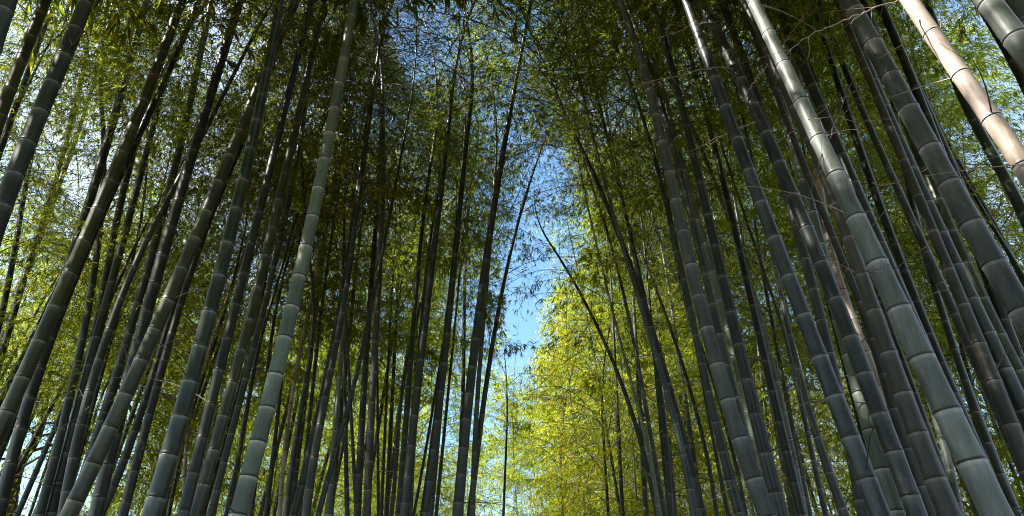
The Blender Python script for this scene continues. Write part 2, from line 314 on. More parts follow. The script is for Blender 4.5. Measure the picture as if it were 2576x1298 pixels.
#  key | diameter at the last point (m) | width there first/last (half pixels) | culm kind | leaf kind | look | points
TRACE = '''
L1|.115|84|92|slate|olive|grey-green|1:36,0 -40,220
L2|.10|56|60|green|olive|olive green|1:229,0 195,95 130,250 88,340 15,560 -30,670
L3|.12|76|88|slate|olive|thick grey-green|1:437,0 345,230 272,390 204,570 122,760 40,960 -20,1140
L4|.075|24|30|dark|olive|thin dark|1:210,170 130,400 70,560 0,760
L5|.09|26|34|dark|olive|slim dark|1:440,180 400,430 350,640 300,850 230,1030 164,1298 5:120,100 75,230 30,420 -10,560
L6|.085|22|30|dark|olive|slim dark|1:560,60 500,300 450,480 400,640 350,780 300,920 230,1110 168,1298 5:110,110 30,370 -20,490
L7|.075|22|30|dark|olive|thin dark|1:140,880 110,1040 72,1280 5:36,150 0,320
L8|.10|34|54|deep|olive|dark green|1:730,30 690,180 640,360 600,500 560,650 500,850 450,1000 400,1150 365,1298 5:190,500 96,720 0,940
L9|.11|44|74|green|olive|thick olive green|1:915,0 870,130 830,230 785,330 740,470 690,580 630,740 570,890 500,1040 430,1190 385,1298 5:360,60 280,235 200,415 110,610 20,820 -30,930
L10|.10|28|62|dark|olive|nearly black|1:940,160 880,280 840,360 780,510 730,620 660,760 600,890 540,1000 480,1130 430,1298 5:350,150 290,280 240,420 190,580 150,720 100,880 50,1060 5,1240
L11|.085|22|46|slate|green|slim grey|1:516,600 520,850 515,1000 505,1170 490,1298 5:465,130 430,280 400,450 370,600 340,760 310,900 280,1010 240,1140 190,1298
L12|.085|30|44|green|green|slim olive|1:690,720 650,850 620,930 590,1100 560,1298 5:520,150 490,290 470,420 430,620 380,800 330,980 275,1170 240,1298
L13|.105|26|56|slate|green|smooth grey|1:790,560 740,760 700,900 650,1080 600,1298 5:545,190 500,340 460,520 415,680 365,850 310,1050 280,1210 255,1298
L14|.09|26|54|slate|green|smooth grey-green|1:860,980 800,1070 760,1160 705,1298 5:625,180 560,330 510,440 470,600 435,720 405,870 375,1030 335,1200 312,1298
L15|.085|28|46|slate|green|slim pale grey|1:1050,50 1030,180 1000,330 975,440 950,560 925,650 890,800 855,930 830,1010 800,1140 758,1298 5:700,200 660,340 625,470 580,620 535,770 480,920 420,1090 350,1290
L16|.105|38|68|dark|olive|thick near-black|1:1210,0 1160,160 1130,240 1090,370 1060,480 1020,600 990,710 960,820 930,920 890,1040 855,1170 815,1298 5:775,150 730,310 690,440 640,620 590,850 565,940 530,1100 482,1298
L17|.115|40|82|green|green|thick olive-grey|2:205,0 150,120 110,220 60,300 20,400 -10,500 1:1240,590 1190,710 1140,820 1085,960 1030,1100 945,1298 5:905,95 830,255 750,415 660,600 580,785 490,990 395,1210 350,1298
L18|.08|24|44|dark|green|slim dark|5:950,30 900,160 850,310 815,420 775,600 735,730 680,860 620,1010 560,1150 512,1298
L19|.085|26|48|dark|olive|dark|1:1110,960 1050,1140 990,1298 5:930,150 890,270 850,400 800,630 760,770 725,910 680,1060 640,1210 615,1298
L20|.125|36|96|deep|olive|thick dark green|2:122,0 100,130 72,260 45,400 15,560 -18,710 1:1240,830 1210,970 1170,1130 1132,1298 5:1085,150 1035,340 985,515 935,705 880,900 820,1100 765,1290
L21|.05|14|22|tan|olive|thin tan crooked|5:1215,0 1150,180 1110,320 1060,450 1020,570 980,690 945,850 945,1100 930,1220 925,1298
L22|.09|26|60|dark|olive|dark|2:285,0 240,150 200,320 165,450 140,580 110,700 75,850 35,990 0,1150 5:1245,0 1190,230 1140,430 1090,590 1060,710 1030,850 1000,1000 960,1160 920,1298
L23|.10|28|62|green|olive|olive|2:345,20 300,190 260,330 235,470 210,600 180,750 150,880 115,1010 85,1140 50,1290 6:10,170 5:1240,380 1190,520 1150,660 1110,810 1080,960 1035,1120 988,1298
L24|.07|24|36|slate|olive|slim grey|2:255,470 235,620 215,770 185,900 160,1040 130,1170 100,1290 6:60,130 35,230 10,420 -20,500 5:1230,640 1180,800 1130,1000 1080,1200 1060,1298
L25|.06|16|30|dark|olive|thin dark|6:60,280 10,470 5:1240,780 1200,1000 1160,1200 1140,1298
K|.12|40|92|wax|olive|pale waxy grey-green|2:496,0 482,75 457,200 432,330 410,470 385,610 352,765 322,920 288,1085 250,1260 6:245,0 207,135 162,325 105,530 50,745 10,950 5:1222,1210 1200,1298
C1|.06|16|28|dark|olive|thin dark|6:130,600 100,900 62,1200 50,1298
C2|.06|18|26|tan|olive|slim brownish|6:250,330 215,480 190,650 160,850 130,1100 120,1298
C3|.06|16|32|dark|olive|thin dark|6:280,100 285,400 250,600 220,800 190,1000 150,1298
C4|.055|16|24|deep|olive|thin dark green|6:345,150 310,400 290,650 260,900 230,1150 218,1298
C5|.08|20|42|dark|olive|dark slanting|2:650,100 625,260 600,400 580,520 555,680 530,850 500,1010 475,1150 6:460,0 430,200 400,420 360,600 330,760 290,920 230,1120 182,1298
C6|.08|26|46|dark|olive|dark slanting|6:470,60 440,230 405,430 375,580 350,700 320,850 280,1070 252,1298
C7|.075|16|36|wax|olive|pale sunlit|6:470,-60 460,60 445,250 430,500 410,720 395,900 380,1100 367,1298
C8|.055|20|30|dark|olive|crooked dark|6:540,440 490,650 440,830 400,980 350,1150 312,1298
C9|.05|14|22|slate|olive|thin grey|6:455,400 480,750 495,1000 500,1298
C10|.055|16|26|slate|olive|thin grey|6:440,450 450,700 455,950 456,1298
C11|.08|18|38|dark|olive|dark|2:635,480 625,750 620,900 605,1100 592,1298 6:575,200 560,420 545,650 530,900 515,1150 512,1298
C12|.08|22|42|brown|olive|grey-brown|2:640,700 640,780 635,1000 627,1298 6:610,250 595,500 585,700 575,900 565,1100 558,1298
C13|.05|12|18|dark|green|thin dark|6:610,640 615,900 615,1298
C14|.05|12|19|dark|green|thin dark|6:660,640 645,950 630,1298
C15|.06|16|24|brown|green|slim grey-brown|6:760,540 740,640 715,900 690,1200 680,1298
C16|.07|16|34|dark|green|dark|2:885,790 860,950 840,1120 825,1298 6:800,200 785,420 770,620 755,850 735,1060 715,1298
C17|.085|22|46|dark|green|dark|2:972,600 945,850 920,1050 893,1298 6:865,200 840,420 815,650 790,880 765,1080 745,1298
C18|.055|14|24|slate|green|thin grey|2:900,1050 885,1200 6:860,0 845,200 825,400 812,560 798,900 782,1150 775,1298
C19|.045|10|16|dark|green|thin dark|2:1012,690 1000,980 990,1298 6:970,300 925,560 880,740 840,1000 800,1298
C20|.09|20|48|dark|green|dark|2:1078,560 1050,800 1025,1050 1003,1298 6:985,150 965,330 945,520 925,720 900,900 870,1120 847,1298
C21|.06|18|30|dark|green|thin dark|6:950,560 925,780 905,1000 880,1298
C22|.05|14|20|dark|green|thin dark|6:980,600 935,900 910,1298
C23|.065|13|24|dark|green|slim dark|2:1110,800 1060,1050 1030,1200 6:1085,0 1060,270 1045,480 1030,720 1018,1000 1008,1298
C24|.10|18|56|dark|green|thick dark|3:70,150 30,350 0,500 2:1250,720 1230,850 1200,1050 1165,1280 6:1158,0 1120,290 1095,480 1075,680 1050,870 1035,1050 1018,1298
C25|.055|20|28|slate|green|slim greyish|6:1165,80 1145,300 1125,560 1115,720 1100,900 1095,1100 1090,1298
C26|.07|9|34|dark|green|slender black leaning|3:150,740 130,800 90,920 50,1060 0,1230 6:1270,20 1215,280 1175,530 1145,750 1115,970 1085,1200 1076,1298
C27|.05|10|14|dark|lime|thin dark distant|6:1262,900 1255,1000 1245,1298
R1|.07|10|30|dark|green|slender black leaning|7:180,-90 240,0 300,100 370,220 430,350 490,490 550,630 610,790 650,930 690,1100 730,1290
R2|.085|18|48|dark|olive|dark|3:340,720 380,810 430,930 480,1040 530,1170 580,1298 7:630,140 680,260 720,380 750,520 785,650 820,790 855,910 890,1040 930,1180 962,1298
R3|.07|20|42|slate|lime|grey|7:690,380 740,560 790,700 840,900 880,1100 918,1298
R4|.06|16|30|dark|olive|dark|3:500,780 530,890 560,1040 590,1150 615,1298 7:650,140 690,260 712,400 728,560 745,720 770,900 790,1100 803,1298
R5|.055|12|26|brown|lime|slim brownish|7:700,430 725,560 750,700 780,900 803,1100 822,1298
R6|.05|10|20|dark|lime|thin dark|3:610,760 640,1000 655,1130 665,1298 7:690,150 703,300 712,450 722,600 740,800 765,1000 790,1298
R7|.055|12|26|slate|lime|slim grey|3:440,1050 480,1170 520,1298 7:560,170 600,380 630,530 660,670 690,820 710,970 740,1120 768,1298
R8|.05|14|24|wax|lime|thin pale|7:545,420 590,580 630,740 665,880 700,1030 740,1298
R9|.085|12|48|slate|green|grey-green|3:560,330 610,440 650,560 690,700 730,830 765,980 795,1120 830,1298 7:880,180 920,360 960,530 1000,700 1040,880 1080,1060 1120,1220 1140,1298
R10|.05|12|26|dark|green|thin near-black|7:945,560 975,720 1010,900 1045,1080 1090,1298
R11|.115|30|92|grey|green|thick grey|3:530,0 580,90 630,210 660,320 700,450 720,580 750,710 780,850 815,1010 850,1160 880,1298 7:945,200 1000,390 1055,580 1115,780 1180,990 1240,1200 1268,1298
R12|.08|24|50|slate|green|grey-green|3:575,0 605,100 645,230 700,400 740,500 780,590 820,720 850,850 880,990 905,1130 938,1298 7:985,150 1030,330 1075,500 1110,640 1150,800 1200,1010 1250,1220
R13|.08|28|46|wax|green|pale sunlit|3:680,60 710,230 740,380 775,520 800,640 845,800 890,960 920,1060 960,1200 995,1298 7:1040,150 1070,290 1105,430 1140,590 1180,760 1215,930 1260,1110 1300,1298
R14|.10|24|76|dark|green|dark|3:705,0 745,130 790,270 820,400 850,520 890,660 920,800 955,960 980,1100 1025,1270 7:1055,100 1095,265 1145,440 1195,630 1245,820 8:0,1010 40,1220 56,1298
R15|.085|18|50|dark|green|dark|3:830,50 870,200 910,330 950,480 1000,640 1030,770 1060,900 1090,1050 1130,1180 1160,1298 7:1190,170 1225,310 1255,440 8:0,600 40,750 75,860 105,990 135,1140 165,1298
R16|.07|18|36|wax|green|slim pale|3:890,600 910,640 960,780 1010,900 1060,1030 1100,1130 1150,1280 7:1190,60 1235,250 8:15,500 40,640 75,800 120,980 170,1200 190,1298
S1|.115|44|102|blue|green|thick blue-black|3:872,0 910,90 945,190 985,310 1030,430 1080,560 1140,720 1200,880 1240,1000 1288,1130 4:60,1298 8:140,170 210,370 290,575 370,790 455,1010 545,1240 566,1298
S2|.12|48|96|blue|green|thick slate-blue streaked|3:945,0 1000,110 1055,210 1110,330 1175,450 1245,600 4:20,740 95,910 165,1080 245,1270 8:320,170 400,380 485,590 570,815 660,1045 752,1298
S3|.09|44|62|grey|green|weathered grey|3:1050,0 1090,100 1140,230 1190,360 1238,490 1290,640 4:60,900 95,1040 145,1170 190,1298 8:250,245 310,465 375,700 400,850 425,1000 455,1200 475,1298
S4|.11|36|84|wax|green|smooth pale|3:1200,60 1240,180 1270,290 4:10,380 45,430 75,515 105,645 145,790 185,950 235,1110 292,1275 8:330,210 370,390 415,540 475,745 545,965 620,1190 650,1298
S5|.125|56|146|white|green|thick white sunlit|3:1210,0 1260,120 4:0,150 50,265 130,430 205,605 290,785 390,975 485,1180 540,1298 8:570,80 675,300 785,520 895,760 1010,1005 1130,1250 1152,1298
S6|.105|58|76|slate|green|thick grey|4:30,0 100,130 170,300 240,470 310,650 390,840 470,1030 540,1180 590,1298 8:680,180 745,330 830,540 910,740 1000,950 1100,1180 1150,1298
S7|.12|40|112|brown|green|thick mottled brown|4:200,700 230,760 290,900 350,1080 420,1240 445,1298 8:490,150 555,320 620,510 685,715 765,920 845,1130 920,1298
S8|.09|36|70|brown|green|brownish|8:430,150 490,300 535,420 580,600 630,760 690,930 755,1110 812,1290
S9|.08|36|50|tan|green|dull tan|8:300,-120 330,0 390,220 450,370 520,540 570,680 640,880 700,1060
S10|.09|26|58|dark|green|dark|4:250,100 270,150 310,300 360,450 410,600 450,720 500,850 550,970 600,1120 650,1290 8:720,150 790,350 850,500 915,640 970,770 1030,900
S11|.085|24|56|grey|green|sun-flecked|4:280,80 320,170 380,320 450,480 500,600 550,740 610,870 670,990 730,1130 790,1260 8:860,110 925,240 990,370 1050,510 1110,660 1170,800 1250,990 1300,1110
S12|.10|46|78|slate|green|smooth grey-green|4:360,0 420,130 470,270 520,390 580,520 640,670 700,810 780,970 860,1150 930,1298 8:1030,230 1130,430 1225,640 1300,800
S13|.125|84|120|grey|green|thick rough dark grey|4:400,0 440,60 490,160 560,280 640,430 725,580 815,750 920,930 1020,1120 1110,1298 8:1240,200 1300,300
S14|.095|44|70|green|green|olive-brown|4:570,270 640,420 690,590 760,790 830,940 890,1090 950,1250 8:1040,110 1120,290 1210,480 1300,670
S15|.08|40|58|dark|green|dark|4:560,0 620,150 680,290 720,390 770,530 820,660 870,760 950,930 1010,1110 8:1060,0 1110,150 1180,300 1250,480 1300,590
S16|.06|28|34|grey|green|slim ringed grey|4:590,100 640,220 700,300 745,420 790,520 850,640 890,740 940,860 1010,1020
S17|.06|18|28|brown|green|thin brownish|4:790,470 860,640 940,780 1000,890 1080,1020 1160,1170 1220,1298 8:1290,120
S18|.098|92|96|tan|green|straight tan sunlit|4:712,0 833,180 980,390 1143,622 1290,845
S19|.125|104|118|white|green|thick pale dappled|4:1100,0 1220,150 1310,280
S20|.12|90|96|slate|green|grey|4:1225,0 1310,110
S21|.08|42|48|dark|green|dark|4:1040,-20 1080,50 1140,140 1200,250 1300,440
S22|.09|40|58|deep|green|dark green|4:930,370 1000,530 1050,640 1110,740 1170,850 1230,970 1300,1110
S23|.075|26|46|deep|green|slim dark|4:640,640 690,800 740,960 8:760,0 800,40 850,180 910,370 960,500 1000,620 1050,760 1110,930 1170,1090 1250,1298
S24|.10|50|82|brown|green|brown-grey|8:860,-60 920,80 990,260 1060,430 1130,590 1190,760 1240,890 1300,1040
S25|.065|32|40|white|lime|slim bright white|8:790,640 820,740 860,850 900,1000 930,1130 968,1298
S26|.075|28|44|dark|green|dark|8:520,110 570,230 620,370 680,520 720,650 770,780 820,900 880,1080 955,1298
S27|.075|20|46|grey|lime|pale mottled|8:30,40 60,120 100,330 140,500 175,700 230,850 290,1000 340,1150 380,1298
S28|.055|16|30|grey|lime|slim mottled|8:20,180 60,320 110,480 150,640 185,830 215,960 250,1100 292,1298
S29|.07|34|38|grey|lime|slim grey|8:1080,40 1130,140 1180,240 1230,330 1300,470
S30|.05|20|24|dark|lime|thin dark|8:1190,-60 1240,20 1300,120
S31|.06|18|28|dark|lime|thin black|8:320,300 350,420 390,560 430,720 470,880 500,1000 540,1180
F1|.045|8|12|wax|lime|thin white|7:590,800 600,850 610,980 622,1150 632,1298
F2|.09|12|18|dark|lime|thin dark|7:310,880 340,980 360,1060 380,1190 396,1298
F3|.055|7|9|wax|lime|thin pale leaning|7:10,800 40,880 80,990 120,1120 165,1298
X1|.06|14|20|dark|green|fallen dark leaning|5:520,500 560,580 620,690 690,820 740,960 780,1110
'''
ORD = ['zeroth', 'first', 'second', 'third', 'fourth', 'fifth', 'sixth', 'seventh', 'eighth', 'ninth', 'tenth', 'eleventh', 'twelfth']
CU = {}
for line in TRACE.strip().splitlines():
    key, D, w0, w1, mat, leafm, look, pts = line.split('|')
    CU[key] = dict(D=float(D), w0=float(w0)/2, w1=float(w1)/2, mat=mat, leafm=leafm, look=look, pts=parse(pts))
# labels: landmarks by their look, the others by their place next to a landmark
LABELS = {
 'K': 'pale waxy grey-green culm, thickest culm between the picture centre and its lower left',
 'C26': 'slender black culm leaning right across the sky gap', 'R1': 'slender black culm leaning left over the yellow foliage beside the sky gap',
 'S18': 'straight tan culm in full sun slanting to the right edge', 'S5': 'thick culm lit white by the sun in its upper half, among grey culms',
 'S1': 'thick blue-black culm with sunlit pale top, leftmost of the thick culms at lower right',
 'S2': 'thick slate-blue streaked culm between the smooth pale culm and the mottled brown culm', 'S4': 'smooth pale culm half lit between the blue-black and slate-blue culms',
 'S7': 'thick mottled brown culm with dark knots, beside the slate-blue streaked culm', 'S8': 'brownish culm half hidden behind the left side of the mottled brown culm',
 'S9': 'dull tan culm half hidden behind the slate-blue streaked culm', 'S13': 'thick rough dark grey culm under the tan culm, widest on the right edge',
 'R11': 'thick weathered grey culm, first thick one right of the yellow foliage', 'R13': 'pale culm with a strip of sun low on its left side',
 'C7': 'narrow pale culm with its left side sunlit, among thin dark culms', 'C24': 'thick dark gap-side culm just left of the leaning one at the sky gap',
 'S19': 'thick pale culm dappled with sun in the upper right corner', 'S20': 'grey culm outermost in the upper right corner', 'S25': 'slim bright white culm right of the thick white sunlit culm, low down',
 'L3': 'thick grey-green culm with a forked twig, upper left', 'L1': 'grey-green culm cut by the upper left corner', 'L2': 'olive culm between the corner culm and the thick grey-green culm',
 'L9': 'thick olive culm crossing the left edge low down, in front of black culms', 'L17': 'thick olive-grey culm slanting in front of black culms, sunlit near its top',
 'L20': 'thick dark green culm, nearest thick one left of the pale waxy culm', 'L21': 'thin crooked tan culm behind the thick dark green culm',
 'S12': 'smooth grey-green culm just left of the rough dark grey culm', 'S14': 'olive-brown culm showing behind the rough dark grey culm',
 'S15': 'dark culm behind and right of the rough dark grey culm', 'S16': 'slim ringed grey culm between the rough grey and the tan culm', 'S17': 'thin brownish culm between the rough grey and the tan culm, low down',
 'S21': 'dark culm beneath the dappled pale culm at upper right', 'S22': 'dark green culm passing behind the tan culm', 'S6': 'thick grey culm close behind the white sunlit culm',
 'S3': 'weathered grey culm crossing behind the slate-blue and blue-black culms', 'S10': 'dark culm passing behind the white sunlit culm on its right', 'S11': 'sun-flecked grey culm right of the dark one behind the white culm',
 'S23': 'slim dark culm against open sky at lower right', 'S24': 'brown-grey culm with a sun patch just right of the slim dark one at lower right',
 'S29': 'slim grey culm leaving the right edge below the rough dark grey culm', 'S30': 'thin dark culm cutting the right edge in yellow foliage',
 'S26': 'dark culm just right of the mottled brown culm', 'S31': 'thin black culm in the slit between blue-black and smooth pale culms',
 'S27': 'pale mottled culm just left of the blue-black culm', 'S28': 'slim mottled culm left of the pale mottled one beside the blue-black culm',
 'F1': 'thin white stem upright in yellow foliage left of the black leaning culm base', 'F2': 'thin dark stem in the low green foliage under the sky gap', 'F3': 'thin pale leaning stem in the low foliage under the sky gap',
 'X1': 'dark dead culm fallen the opposite way, behind the thick olive-grey culm', 'L4': 'thin dark culm in the gap right of the upper left olive culm',
 'L7': 'thin dark culm near the left edge under the thick grey-green culm', 'L8': 'dark green culm just left of the thick olive culm, then hidden behind it',
 'L10': 'nearly black culm just right of the thick olive culm at the left edge', 'L5': 'slim dark culm, lower of two crossing near the left edge', 'L6': 'slim dark culm, upper of two crossing near the left edge',
 'C27': 'thin dark stem right of the leaning culm base, under the sky gap', 'R8': 'thin pale stem in yellow foliage right of the black leaning culm',
}
LAND = [('L17', 'the thick olive-grey culm'), ('L20', 'the thick dark green culm'), ('K', 'the pale waxy culm'), ('C7', 'the narrow pale culm'), ('C24', 'the thick gap-side culm'),
        ('R1', 'the black leaning culm'), ('R11', 'the weathered grey culm'), ('S1', 'the thick blue-black culm')]
order = sorted([k for k in CU if CU[k]['pts'][-1][1] > 1240], key=lambda k: CU[k]['pts'][-1][0])
for i, k in enumerate(order):
    if k in LABELS: continue
    best = None
    for lk, ln in LAND:
        d = i-order.index(lk)
        if d and (best is None or abs(d) < abs(best[0])): best = (d, ln)
    LABELS[k] = f"{CU[k]['look']} culm, {ORD[abs(best[0])]} {'right' if best[0] > 0 else 'left'} of {best[1]} at the lower edge"

for k, c in CU.items():
    pts = c['pts']; zax = c['D']*F/c['w1']; P = ray(*pts[-1])*zax; Y = P[1]; c['Y'] = Y
    Q = []; R = []
    ys = [p[1] for p in pts]
    for (px, py) in pts:
        d = ray(px, py); s = Y/d[1]; Q.append((d[0]*s, CAMH+d[2]*s))
        w = np.interp(py, [ys[0], ys[-1]], [c['w0'], c['w1']]); R.append(w*s/F/2)
    Q = np.array(Q); R = np.array(R); zc = Q[:, 1].mean(); deg = min(3, len(pts)-1) if len(pts) > 4 else 1
    pf = np.polyfit(Q[:, 1]-zc, Q[:, 0], deg); zb, zt = Q[:, 1].min(), Q[:, 1].max()
    dp = np.polyder(pf); sb = float(np.polyval(dp, zb-zc)); st = float(np.polyval(dp, zt-zc))
    r0, r1 = R[-1], R[0]
    if r1 > r0*.97: r1 = r0*.97
    c.update(zb=zb, zt=zt)
    rr = np.random.default_rng(sum(map(ord, k))*7+len(k))
    H = {'C26': zt+.8, 'R1': zt+.9, 'X1': zt+.3, 'F3': zt+1.5, 'L21': zt+2.5, 'C27': zt+2.6}.get(k, max(zt+2.2, min(11.5+28*c['D'], 15.5)+rr.uniform(-.8, 1.0)))
    c['H'] = H; zn = max(zt, .62*H); ph = rr.uniform(0, 2*PI); amp = rr.uniform(.6, 1.6)*(.15 if k in ('C26', 'R1', 'X1', 'C27', 'F3') else 1)
    bx = float(np.polyval(pf, zb-zc)); base = np.array([bx-sb*.75*zb, Y, 0.0]); c['base'] = base
    # the foot straightens a little towards the ground
    def path(z, pf=pf, zc=zc, zb=zb, zt=zt, sb=sb, st=st, bx=bx, base=base, Y=Y, zn=zn, H=H, ph=ph, amp=amp):
        if z < zb:
            t = max(z, -.3)/zb; x = base[0]+(bx-base[0])*t if z <= 0 else base[0]+(bx-base[0])*(t*(.5/.75)+(1-.5/.75)*t*t)
        elif z <= zt: x = np.polyval(pf, z-zc)
        else: x = np.polyval(pf, zt-zc)+st*(z-zt)*(1-.5*(z-zt)/max(H-zt, .1))
        y = 0.0
        if z > zn:
            q = ((z-zn)/(H-zn))**2*amp; x += q*math.cos(ph); y += q*math.sin(ph)
        return np.array([x-base[0], y, z])
    def rad(z, zb=zb, zt=zt, r0=r0, r1=r1, H=H):
        if z < zb: return r0*(1+.10*(zb-z)/max(zb, .1))
        if z <= zt: return r0+(r1-r0)*(z-zb)/max(zt-zb, .01)
        return max(.004, r1*(1-((z-zt)/(H-zt))**1.3)*.999)
    c['path'] = path; c['rad'] = rad

def on_culm(k, px, py, r=0.0):
    Y = CU[k]['Y']; d = ray(px, py); s = Y/d[1]; return np.array([d[0]*s, Y, CAMH+d[2]*s])
# canopy openings that let the sun down on the culms seen in full sun
for k, pts, r in (('S5', '4:-20,60 20,200 50,265 90,350 130,430 170,520 205,605 250,690 290,785 335,880', .16), ('S18', '4:712,0 770,90 833,180 905,285 980,390 1060,510 1143,622 1220,740', .17),
                  ('S19', '4:1100,0 1220,150', .13), ('R13', '7:1190,820 1215,930 1240,1020', .12), ('S1', '3:872,0 910,90 945,190 985,300', .11), ('S2', '3:1000,110 1110,330', .09),
                  ('K', '6:245,0', .12), ('S25', '8:830,780 860,850 900,1000', .12), ('S4', '8:440,640 475,745', .10), ('S24', '8:1100,520 1130,590', .09),
                  ('S11', '4:600,850 670,990', .09), ('C7', '6:440,300 430,500 410,720', .13), ('L17', '2:0,470 1:1260,540', .13), ('R12', '3:605,100 625,170', .12), ('S3', '4:110,1080', .09)):
    for p in parse(pts): SUNHOLES.append((on_culm(k, *p), r*.85, .25))
fl = np.random.default_rng(21)
for k in [q for q in CU if q[0] in 'SR' and q not in ('R1', 'S18', 'S5')]*2+['L9', 'L17', 'K', 'L3', 'C7', 'C12', 'L13', 'C24', 'C17']:
    if fl.random() < .62 and len(CU[k]['pts']) > 2:
        i = fl.integers(len(CU[k]['pts'])-1); a, b = np.array(CU[k]['pts'][i]), np.array(CU[k]['pts'][i+1])
        for t in (.2, .5, .8)[:int(fl.integers(1, 4))]: SUNHOLES.append((on_culm(k, *(a+(b-a)*t)), fl.uniform(.03, .075), .25))
# wider breaks in the crowns, through which the sun reaches the leaves beside the sky gap and over the path
for px, py, Y, r in ( (1390, 790, 15.5, 1.1), (1450, 900, 15.5, 1.1), (1420, 1010, 16, 1.1), (1480, 1130, 16, 1.0), (900, 900, 12, .8), (1060, 1000, 14, .9), (1150, 870, 14, .9), (740, 900, 11, .7), (950, 1160, 14, .8), (1180, 1120, 18, 1.0), (450, 900, 11, .7), (200, 800, 11, .7), (1400, 900, 18, 1.0), (1530, 1000, 16, .7), (1460, 680, 14.5, .7), (1030, 660, 12, .7), (800, 700, 12, .6), (1000, 480, 11, .8), (1110, 560, 12, .8), (870, 420, 10, .7), (1160, 440, 11, .7), (600, 620, 11, .6)):
    d = ray(px, py); q = Y/d[1]; SUNHOLES.append((np.array([d[0]*q, Y, CAMH+d[2]*q]), r, 1.15))
for px, py, Y, r in ((1470, 520, 8.5, .9), (1545, 470, 8.5, .8), (1440, 560, 13, .9), (1480, 700, 14, 1.0), (1500, 830, 15, 1.0), (1570, 640, 11, .8), (1600, 780, 12, .8), (1000, 480, 9, .6), (1120, 520, 9, .65), (1200, 650, 9, .55), (1050, 660, 9, .5), (900, 560, 9, .45), (1700, 700, 10, .8), (1850, 850, 10, .8), (1960, 640, 9, .7), (1620, 960, 12, .8), (2300, 600, 8.5, .7), (2450, 800, 9, .7), (2100, 1000, 11, .8), (1180, 110, 6.4, .75), (1240, 220, 6.8, .9), (1110, 30, 6.2, .5), (1180, 200, 9, .9), (1110, 110, 8.3, .55), (640, 60, 6.5, .6), (1150, 290, 7, .7)):
    d = ray(px, py); q = Y/d[1]; SUNHOLES.append((np.array([d[0]*q, Y, CAMH+d[2]*q]), r, .45))

DEAD = {}
for k, c in CU.items():
    base = c['base']; near = c['Y'] < 7
    root = thing('bamboo', LABELS[k], 'bamboo', base, 'bamboos standing along the path')
    c['root'] = root; seed = sum(map(ord, k))*13+len(k)
    me, nodes = culm_mesh(c['path'], c['rad'], c['H'], c['mat'], seed, 20 if c['w1'] > 30 else (14 if c['w1'] > 15 else 10), {'S5': 1.0}.get(k, .93+.14*((seed*7) % 10)/10))
    cu = obj('culm', me, root)
    if k == 'X1': continue
    ztop = CAMH+1.45*c['Y']                       # about where the culm leaves the picture
    rr = np.random.default_rng(seed); z0 = rr.uniform(6.8, 9.0); size = .72; dens = .95; bl = 1.5
    if k in ('R2', 'R4', 'R6', 'R9'): z0, dens, bl = rr.uniform(6.2, 7.0), 1.0, 2.0
    elif k == 'C26': z0, dens, bl = 5.3, 1, 1.0
    elif k == 'R1': z0, dens, bl = 5.4, 1, 1.1
    elif k in ('F1', 'F2', 'F3', 'C27', 'L21'): z0, bl = 7.5, 1.1
    elif c['D'] < .065: z0 = rr.uniform(5.6, 7.5); bl = 1.25
    if z0 > ztop: size = 1.8; dens = 1; bl = 1.9             # crowns of the nearest culms hang above the frame
    z0 = min(z0, c['H']-2.5)
    me = crown(c['path'], c['rad'], z0, c['H'], seed, c['leafm'], size, dens, bl, True, base, .18 if k in ('R2', 'R4') else .29, .7 if k in ('C26', 'R1') else .03)
    if me: obj('foliage', me, root)
    # bare side branches below the crown
    if c['Y'] < 11 and k not in ('F1', 'F2', 'F3'):
        cand = [z for z in nodes if 2.6 < z < min(ztop, z0+1)]
        rr.shuffle(cand)
        for z in cand[:(3 if near else 4)]:
            az = rr.uniform(0, 2*PI); L_ = rr.uniform(.35, 1.1); t = np.linspace(0, 1, 7)
            sw = rr.normal(0, .12, 3)
            P = c['path'](z)+np.stack([math.cos(az)*t*L_*.8+sw[0]*t*t*L_, math.sin(az)*t*L_*.8+sw[1]*t*t*L_, t*L_*rr.uniform(.2, .6)-rr.uniform(0, .4)*t*t*L_], 1)
            V, Fq = tube(P, np.linspace(.005, .0016, 7), 4)
            b = obj('branch', mesh_np('branch', V, Fq, [M_DEADD if rr.random() < .6 else M_DEAD], smooth=True), root)
            for q in range(2):
                s = int(rr.integers(2, 6)); d = rr.normal(0, .5, 3)+np.array([math.cos(az), math.sin(az), .3]); d *= rr.uniform(.12, .3)/np.linalg.norm(d)
                V, Fq = tube(np.array([P[s], P[s]+d*.5+[0, 0, .01], P[s]+d]), [.002, .0015, .001], 3)
                obj('twig', mesh_np('twig', V, Fq, [M_DEADD], smooth=True), b)

